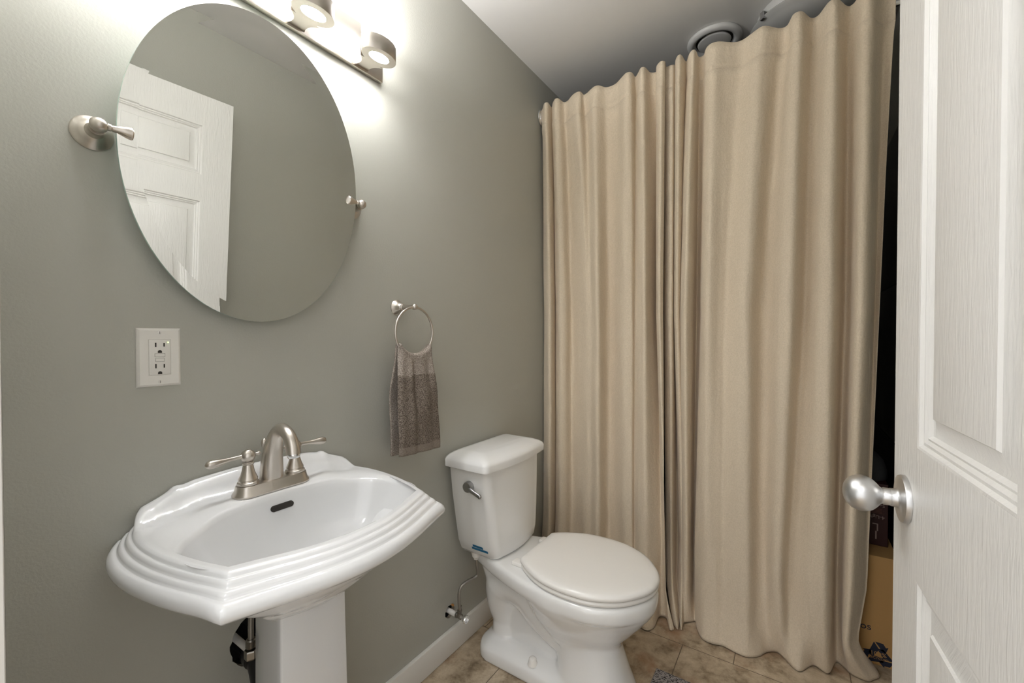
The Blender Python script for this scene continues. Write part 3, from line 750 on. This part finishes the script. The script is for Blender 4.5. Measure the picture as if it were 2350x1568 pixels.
# ------------------------------------------------------------ curtains
CUR_L = {
 'top': [(0.011, 1.797), (0.04, 1.7585), (0.063, 1.7475), (0.066, 1.8025), (0.079, 1.775), (0.105, 1.7475), (0.123, 1.753), (0.137, 1.7915), (0.175, 1.7695), (0.225, 1.7453), (0.241, 1.7915), (0.302, 1.742), (0.341, 1.786), (0.395, 1.775), (0.439, 1.742), (0.463, 1.7475), (0.471, 1.786), (0.498, 1.7475), (0.518, 1.742), (0.532, 1.786), (0.559, 1.7915), (0.562, 1.764), (0.586, 1.742), (0.597, 1.7585)],
 'mid': [(-0.037, 1.8728), (0.03, 1.7985), (0.072, 1.7738), (0.051, 1.8893), (0.07, 1.8315), (0.114, 1.782), (0.14, 1.7903), (0.15, 1.8398), (0.199, 1.82), (0.244, 1.7985), (0.273, 1.7903), (0.315, 1.7655), (0.321, 1.848), (0.358, 1.8431), (0.418, 1.7903), (0.455, 1.7903), (0.46, 1.815), (0.496, 1.782), (0.52, 1.7688), (0.524, 1.8398), (0.532, 1.9058), (0.55, 1.8233), (0.572, 1.782), (0.581, 1.8068)],
 'low': [(-0.032, 1.864), (0.033, 1.7965), (0.071, 1.7762), (0.06, 1.8775), (0.073, 1.8302), (0.114, 1.783), (0.139, 1.7965), (0.153, 1.837), (0.201, 1.8167), (0.245, 1.7965), (0.271, 1.7965), (0.317, 1.7695), (0.329, 1.837), (0.362, 1.837), (0.425, 1.783), (0.461, 1.7762), (0.468, 1.7965), (0.502, 1.7627), (0.533, 1.7492), (0.559, 1.783), (0.578, 1.81), (0.592, 1.7965), (0.601, 1.783), (0.601, 1.7695)],
 'knee': [(-0.032, 1.844), (0.033, 1.777), (0.071, 1.757), (0.06, 1.858), (0.073, 1.811), (0.114, 1.763), (0.139, 1.777), (0.153, 1.817), (0.201, 1.797), (0.245, 1.777), (0.271, 1.777), (0.317, 1.75), (0.329, 1.817), (0.362, 1.817), (0.441, 1.754), (0.473, 1.748), (0.482, 1.759), (0.513, 1.732), (0.541, 1.725), (0.564, 1.758), (0.579, 1.797), (0.596, 1.789), (0.608, 1.762), (0.611, 1.755)],
 'hem': [(-0.032, 1.794), (0.033, 1.726), (0.071, 1.706), (0.06, 1.807), (0.073, 1.76), (0.114, 1.713), (0.139, 1.726), (0.153, 1.767), (0.201, 1.747), (0.245, 1.726), (0.271, 1.726), (0.317, 1.7), (0.329, 1.767), (0.362, 1.767), (0.506, 1.68), (0.519, 1.676), (0.537, 1.664), (0.557, 1.653), (0.573, 1.664), (0.583, 1.695), (0.582, 1.763), (0.611, 1.77), (0.638, 1.708), (0.652, 1.717)],
}
CUR_R = {
 'top': [(0.593, 1.7805), (0.603, 1.7827), (0.622, 1.7783), (0.63, 1.8025), (0.635, 1.7695), (0.652, 1.742), (0.662, 1.7585), (0.67, 1.797), (0.682, 1.7695), (0.702, 1.742), (0.712, 1.7585), (0.717, 1.7915), (0.736, 1.7893), (0.749, 1.7585), (0.779, 1.742), (0.82, 1.764), (0.869, 1.7827), (0.921, 1.7475), (0.954, 1.7585), (0.986, 1.786), (1.009, 1.7805), (1.025, 1.742), (1.05, 1.742), (1.075, 1.7915), (1.099, 1.7805), (1.122, 1.742), (1.145, 1.742), (1.171, 1.7915), (1.19, 1.786), (1.209, 1.742), (1.232, 1.742), (1.251, 1.7805), (1.268, 1.797), (1.293, 1.7915)],
 'mid': [(0.57, 1.8728), (0.59, 1.8398), (0.612, 1.8315), (0.605, 1.9058), (0.617, 1.848), (0.633, 1.815), (0.641, 1.8233), (0.641, 1.8398), (0.655, 1.8068), (0.675, 1.782), (0.688, 1.8233), (0.689, 1.914), (0.711, 1.881), (0.729, 1.815), (0.758, 1.7771), (0.792, 1.8068), (0.819, 1.815), (0.87, 1.7738), (0.9, 1.782), (0.925, 1.8398), (0.955, 1.8398), (0.993, 1.782), (1.029, 1.7738), (1.057, 1.848), (1.08, 1.8431), (1.105, 1.7787), (1.142, 1.7738), (1.174, 1.8728), (1.192, 1.8645), (1.203, 1.7738), (1.228, 1.7738), (1.249, 1.8398), (1.261, 1.8893), (1.273, 1.8728)],
 'low': [(0.583, 1.864), (0.598, 1.8505), (0.614, 1.8438), (0.614, 1.9315), (0.64, 1.8775), (0.652, 1.837), (0.66, 1.8235), (0.663, 1.8167), (0.67, 1.8032), (0.682, 1.7965), (0.686, 1.8235), (0.683, 1.9045), (0.696, 1.8775), (0.712, 1.81), (0.753, 1.7627), (0.791, 1.7627), (0.82, 1.7695), (0.872, 1.7492), (0.903, 1.7492), (0.927, 1.7965), (0.955, 1.7965), (0.98, 1.7492), (1.002, 1.7492), (1.021, 1.7965), (1.05, 1.783), (1.092, 1.7425), (1.133, 1.7425), (1.16, 1.864), (1.175, 1.8505), (1.181, 1.7762), (1.197, 1.7627), (1.221, 1.81), (1.239, 1.8505), (1.246, 1.8572)],
 'knee': [(0.595, 1.83), (0.609, 1.818), (0.624, 1.811), (0.623, 1.887), (0.646, 1.84), (0.657, 1.808), (0.663, 1.805), (0.665, 1.806), (0.672, 1.798), (0.683, 1.797), (0.689, 1.819), (0.688, 1.88), (0.7, 1.858), (0.715, 1.799), (0.753, 1.752), (0.791, 1.75), (0.821, 1.758), (0.871, 1.74), (0.903, 1.74), (0.929, 1.781), (0.956, 1.793), (0.982, 1.765), (1.005, 1.758), (1.025, 1.783), (1.052, 1.773), (1.093, 1.759), (1.134, 1.755), (1.161, 1.864), (1.178, 1.85), (1.177, 1.78), (1.189, 1.77), (1.202, 1.8), (1.213, 1.82), (1.22, 1.825)],
 'hem': [(0.643, 1.744), (0.653, 1.735), (0.664, 1.728), (0.661, 1.772), (0.671, 1.742), (0.675, 1.732), (0.675, 1.756), (0.673, 1.78), (0.678, 1.786), (0.689, 1.797), (0.699, 1.806), (0.709, 1.816), (0.716, 1.809), (0.727, 1.77), (0.753, 1.725), (0.789, 1.719), (0.824, 1.729), (0.869, 1.715), (0.904, 1.715), (0.936, 1.742), (0.96, 1.784), (0.991, 1.804), (1.018, 1.78), (1.042, 1.749), (1.062, 1.746), (1.098, 1.802), (1.139, 1.786), (1.165, 1.864), (1.188, 1.849), (1.206, 1.827), (1.245, 1.82), (1.264, 1.839), (1.283, 1.871), (1.269, 1.934)],
}

def curtain(name, D, label, edge_fix):
    per = 7; levels = []
    def prof(key, dy=0.0): return [(max(.005, p.x), p.y + dy) for p in catmull([(x, y, 0) for x, y in D[key]], per)]
    T, Mi, Lo, Kn, He = prof('top'), prof('mid'), prof('low'), prof('knee'), prof('hem')
    n = len(T); anchors = [(2.17, T), (1.25, Mi), (.30, Lo), (.135, Kn), (.0035, He)]
    rng = random.Random(11)
    zs = [2.12, 2.05, 1.95, 1.85, 1.75, 1.65, 1.55, 1.45, 1.35, 1.25, 1.15, 1.05, .95, .85, .75, .65, .55, .47, .40, .34, .29, .25, .21, .18, .15, .125, .10, .08, .06, .042, .026, .012, .0035]
    def at(z, i):
        for (za, A), (zb, B) in zip(anchors, anchors[1:]):
            if za >= z >= zb:
                t = (za - z)/(za - zb)
                if za > 2: t = t**.75
                if zb < .01: t = t**1.35
                return A[i][0] + (B[i][0]-A[i][0])*t, A[i][1] + (B[i][1]-A[i][1])*t
        return T[i]
    DZ = .045
    rowsv = []
    my_ = sum(p[1] for p in T)/n
    bump = lambda i: max(-.003, min(.006, (my_ - bl[i])*.3))
    bl = [sum(T[max(0, min(n-1, i+k))][1] for k in range(-4, 5))/9 for i in range(n)]
    rowsv.append([Vector((T[i][0], max(T[i][1], my_) + .046, 2.185 - DZ + bump(i)*0.0)) for i in range(n)])
    rowsv.append([Vector((T[i][0], max(T[i][1], my_) + .046, 2.245 - DZ + bump(i)*0.0)) for i in range(n)])
    rowsv.append([Vector((T[i][0], T[i][1]*.7 + my_*.3 + .022, 2.281 - DZ + bump(i)*1.0)) for i in range(n)])
    rowsv.append([Vector((T[i][0], bl[i] + .008, 2.292 - DZ + bump(i)*1.0)) for i in range(n)])
    rowsv.append([Vector((T[i][0], bl[i] - .0005, 2.287 - DZ + bump(i)*1.0)) for i in range(n)])
    rowsv.append([Vector((T[i][0], bl[i] - .0015, 2.268 - DZ)) for i in range(n)])
    rowsv.append([Vector((T[i][0], bl[i]*.6 + T[i][1]*.4 - .001, 2.245 - DZ + bump(i)*0.0)) for i in range(n)])
    rowsv.append([Vector((T[i][0], T[i][1] + .001, 2.215 - DZ + bump(i)*0.0)) for i in range(n)])
    for z in (2.199, 2.1955, 2.193):
        rowsv.append([Vector((*at(2.17, i), z - DZ)) + Vector((0, {2.199: -.0015, 2.1955: .0028, 2.193: -.0015}[z], 0)) for i in range(n)])
    for z in zs:
        row = []
        for i in range(n):
            x, y = at(min(z, 2.17), i)
            y += .0016*math.sin(37*x + 3.1*z)*math.sin(4.3*z + 9*x) + .0012*math.sin(90*x + 11*z)*(1 if z > .1 else 0)
            row.append(Vector((x, y, z)))
        rowsv.append(row)
    g = G(); g.loft(rowsv, closed=False)
    o = g.build(name, M['linen'], None, smooth=180, mods=(('SOLIDIFY', dict(thickness=.0016, offset=1)),), origin=(D['mid'][0][0] + .3, 1.82, 0))
    return tag(o, label, 'curtain', 'shower curtain panels')
curtain('shower_curtain', CUR_L, 'left beige linen curtain panel, hanging behind the toilet', 0)
curtain('shower_curtain', CUR_R, 'right beige linen curtain panel, wider, ending by the open door', 1)
rodt = thing('curtain_rod', (0, 1.808, 2.210), 'chrome curtain rod running wall to wall inside the beige curtain tops', 'curtain rod')
G().tube([(.002, 1.808, 2.210), (RX-.002, 1.808, 2.210)], .0105, 20).build('rod', M['chrome'], rodt, smooth=60)
for x, s in ((.0005, 1), (RX-.0005, -1)):
    G().lathe([(0, 0), (.035, 0), (.039, .002), (.0405, .005), (.037, .009), (.029, .0095), (.029, .011), (.0265, .013), (.024, .0135), (.024, .016), (.021, .018), (.017, .019), (.016, .028), (0, .028)], (x, 1.808, 2.212), (s, 0, 0), 40).build('flange', M['chrome'], rodt, smooth=35)

# ------------------------------------------------------------ ceiling things
ve = thing('ceiling_vent', (.745, 1.965, CEIL), 'round white exhaust vent in the ceiling above the curtain', 'vent')
G().lathe([(.062, .0005), (.100, .0005), (.1045, .004), (.1050, .009), (.100, .017), (.090, .0215), (.080, .020), (.0745, .014), (.072, .010), (.071, .003), (.062, .002)], (.745, 1.965, CEIL-.0005), (0, 0, -1), 64).build('vent_ring', M['vent'], ve, smooth=50)
G().lathe([(0, .008), (.058, .008), (.0625, .010), (.064, .014), (.0625, .0175), (.058, .019), (0, .021)], (.745, 1.965, CEIL), (0, 0, -1), 56).build('vent_disc', M['vent'], ve, smooth=50)
G().lathe([(0, .0006), (.071, .0006), (.071, .0075), (0, .0078)], (.745, 1.965, CEIL), (0, 0, -1), 40).build('vent_throat', M['slot'], ve)
LC = Vector((1.052, 1.975, CEIL))
cl = thing('ceiling_light', LC, 'round frosted glass ceiling light, unlit, behind the curtain top', 'ceiling light')
G().lathe([(0, .0005), (.150, .0005), (.152, .004), (.150, .030), (.140, .036), (0, .036)], LC, (0, 0, -1), 64).build('ceiling_pan', M['vent'], cl, smooth=40)
G().lathe([(.155, .050), (.1775, .0520), (.1790, .0545), (.1775, .0570), (.162, .064), (.154, .071), (.140, .081), (.105, .094), (.06, .101), (0, .103)], LC, (0, 0, -1), 80).build('glass_dish', M['dish'], cl, smooth=60)
for k in range(3):
    a = math.radians(226 + 120*k); d = Vector((math.cos(a), math.sin(a), 0)); q = LC + d*.1765 - Vector((0, 0, .055))
    g = G(); t_ = Vector((-d.y, d.x, 0))
    for (r0, r1, z0, z1) in ((-.004, .006, -.011, -.006), (.0045, .007, -.011, .016), (-.032, .007, .014, .0165)):
        P = [q + d*r + t_*w + Vector((0, 0, z)) for z in (z0, z1) for r, w in ((r0, -.008), (r1, -.008), (r1, .008), (r0, .008))]
        g.add(P, [(0,3,2,1),(4,5,6,7),(0,1,5,4),(1,2,6,5),(2,3,7,6),(3,0,4,7)])
    g.build('clip', M['satin'], cl, smooth=0)

# ------------------------------------------------------------ things stored behind the curtain
bx = thing('cardboard_box', (1.10, 2.10, 0), 'brown cardboard box with recycling mark on the floor behind the curtain', 'box')
G().box((.84, 1.932, .0006), (1.338, 2.34, .383)).build('box_body', M['cardboard'], bx, bevel=.002, smooth=0)
def face(x, y, z, rot=0.0, sx=1.0):      # local xy plane -> the box's front face (looking towards -y)
    return Matrix.Translation((x, y, z)) @ Matrix.Rotation(rot, 4, 'Y') @ Matrix.Rotation(PI/2, 4, 'X')
text_mesh('os', .034, 'lettering', M['navy'], bx, face(1.252, 1.9315, .1265, math.radians(-4)))
def recycle(cx, cz, R, parent):
    g = G()
    for k in range(3):
        a = 2*PI*k/3
        def P(u, v):
            return Vector((cx + u*math.cos(a) - v*math.sin(a), 1.9318, cz + u*math.sin(a) + v*math.cos(a)))
        w = R*.36
        # a bar along the triangle's upper left side, folded over the apex and ending in an arrow head
        bar = [P(-.62*R, -.02*R), P(-.30*R, -.18*R), P(.06*R, .44*R), P(-.28*R, .98*R)]
        top = [P(-.24*R, 1.0*R), P(.34*R, 1.0*R), P(.52*R, .70*R), P(.70*R, .80*R), P(.50*R, .28*R), P(-.02*R, .40*R), P(.14*R, .50*R), P(.02*R, .72*R)]
        g.prism(bar, (0, -.0005, 0)); 
        top2 = [P(-.20*R, 1.0*R), P(.30*R, 1.0*R), P(.47*R, .72*R), P(.62*R, .80*R), P(.46*R, .30*R), P(-.04*R, .46*R), P(.13*R, .54*R)]
        g.prism(top2, (0, -.0005, 0))
    return g.build('recycling_mark', M['navy'], parent, smooth=0)
recycle(1.287, .026 + .012, .043, bx)
text_mesh('100%', .0205, 'lettering', M['cardboard'], bx, face(1.287, 1.9308, .040, math.radians(-3)), .0002)
text_mesh('RECYCLED', .0115, 'lettering', M['cardboard'], bx, face(1.287, 1.9308, .025, math.radians(-3)), .0002)
db = thing('lamp_carton', (1.20, 2.10, .384), 'dark maroon carton lying upside down on the brown cardboard box', 'box')
G().box((.98, 2.030, .3842), (1.3225, 2.26, .612)).build('carton_body', M['boxred'], db, bevel=.0015, smooth=0)
def inv(x, z): return Matrix.Translation((x, 2.0297, z)) @ Matrix.Rotation(PI, 4, 'Y') @ Matrix.Rotation(PI/2, 4, 'X')
for s, sz, z in (('4-Light', .0175, .4895), ('Sen', .0175, .534), ('& 4', .0145, .549)):
    text_mesh(s, sz, 'lettering', M['boxprint'], db, inv(1.3135, z), .0002, 'LEFT')
text_mesh('L', .040, 'lettering', M['boxprint'], db, inv(1.298, .453), .0002, 'LEFT')
text_mesh('I', .044, 'lettering', M['boxprint'], db, inv(1.2945, .424), .0002, 'LEFT')
g = G()
for k, z in enumerate((.5035, .5085, .5135, .5185)):
    g.box((1.262 + .004*(k % 2), 2.0292, z), (1.305, 2.0298, z + .0016)); 
    if k % 2 == 0: g.box((1.3095, 2.0292, z), (1.311, 2.0298, z + .0016))
g.build('fine_print', mat('dull_red_print', (.19, .075, .05), .6), db, smooth=0)
tb = G().lathe([(.128, 0), (.130, .004), (.128, .03), (.118, .065), (.100, .088), (.07, .100), (0, .104), (0, .100), (.068, .096), (.097, .084), (.114, .063), (.124, .03), (.126, 0)], (1.205, 2.145, .6125), (0, 0, 1), 56).build('plastic_bowl', M['greytub'], smooth=60, origin=(1.205, 2.145, .6125))
tag(tb, 'grey plastic bowl upside down on the dark carton behind the curtain edge', 'bowl')
sp_ = thing('shower_wall_panel', (RX, 2.2, 0), 'glossy black shower wall panels seen past the right curtain edge', 'wall panel')
pm = mat('black_wall_panel', (.008, .008, .008), .3)
for z0, z1 in ((.002, .757), (.760, 1.342), (1.345, 1.92)):
    G().box((RX-.008, 1.90, z0), (RX-.0003, 2.615, z1)).build('panel', pm, sp_, bevel=.0015)

# ------------------------------------------------------------ bath mat
mg = G(); rw = []
def mloop(e, z): return [Vector((.648 + e, .95 + e, z)), Vector((1.10 - e, .95 + e, z)), Vector((1.10 - e, 1.480 - e, z)), Vector((.648 + e, 1.480 - e, z))]
mg.loft([mloop(0.001, .0006), mloop(0, .003), mloop(0, .006), mloop(.003, .009), mloop(.02, .0095)])
tag(mg.build('bath_mat', M['rug'], smooth=30, origin=(.87, 1.2, 0)), 'grey and black speckled woven bath mat on the tiles in front of the toilet', 'bath mat')
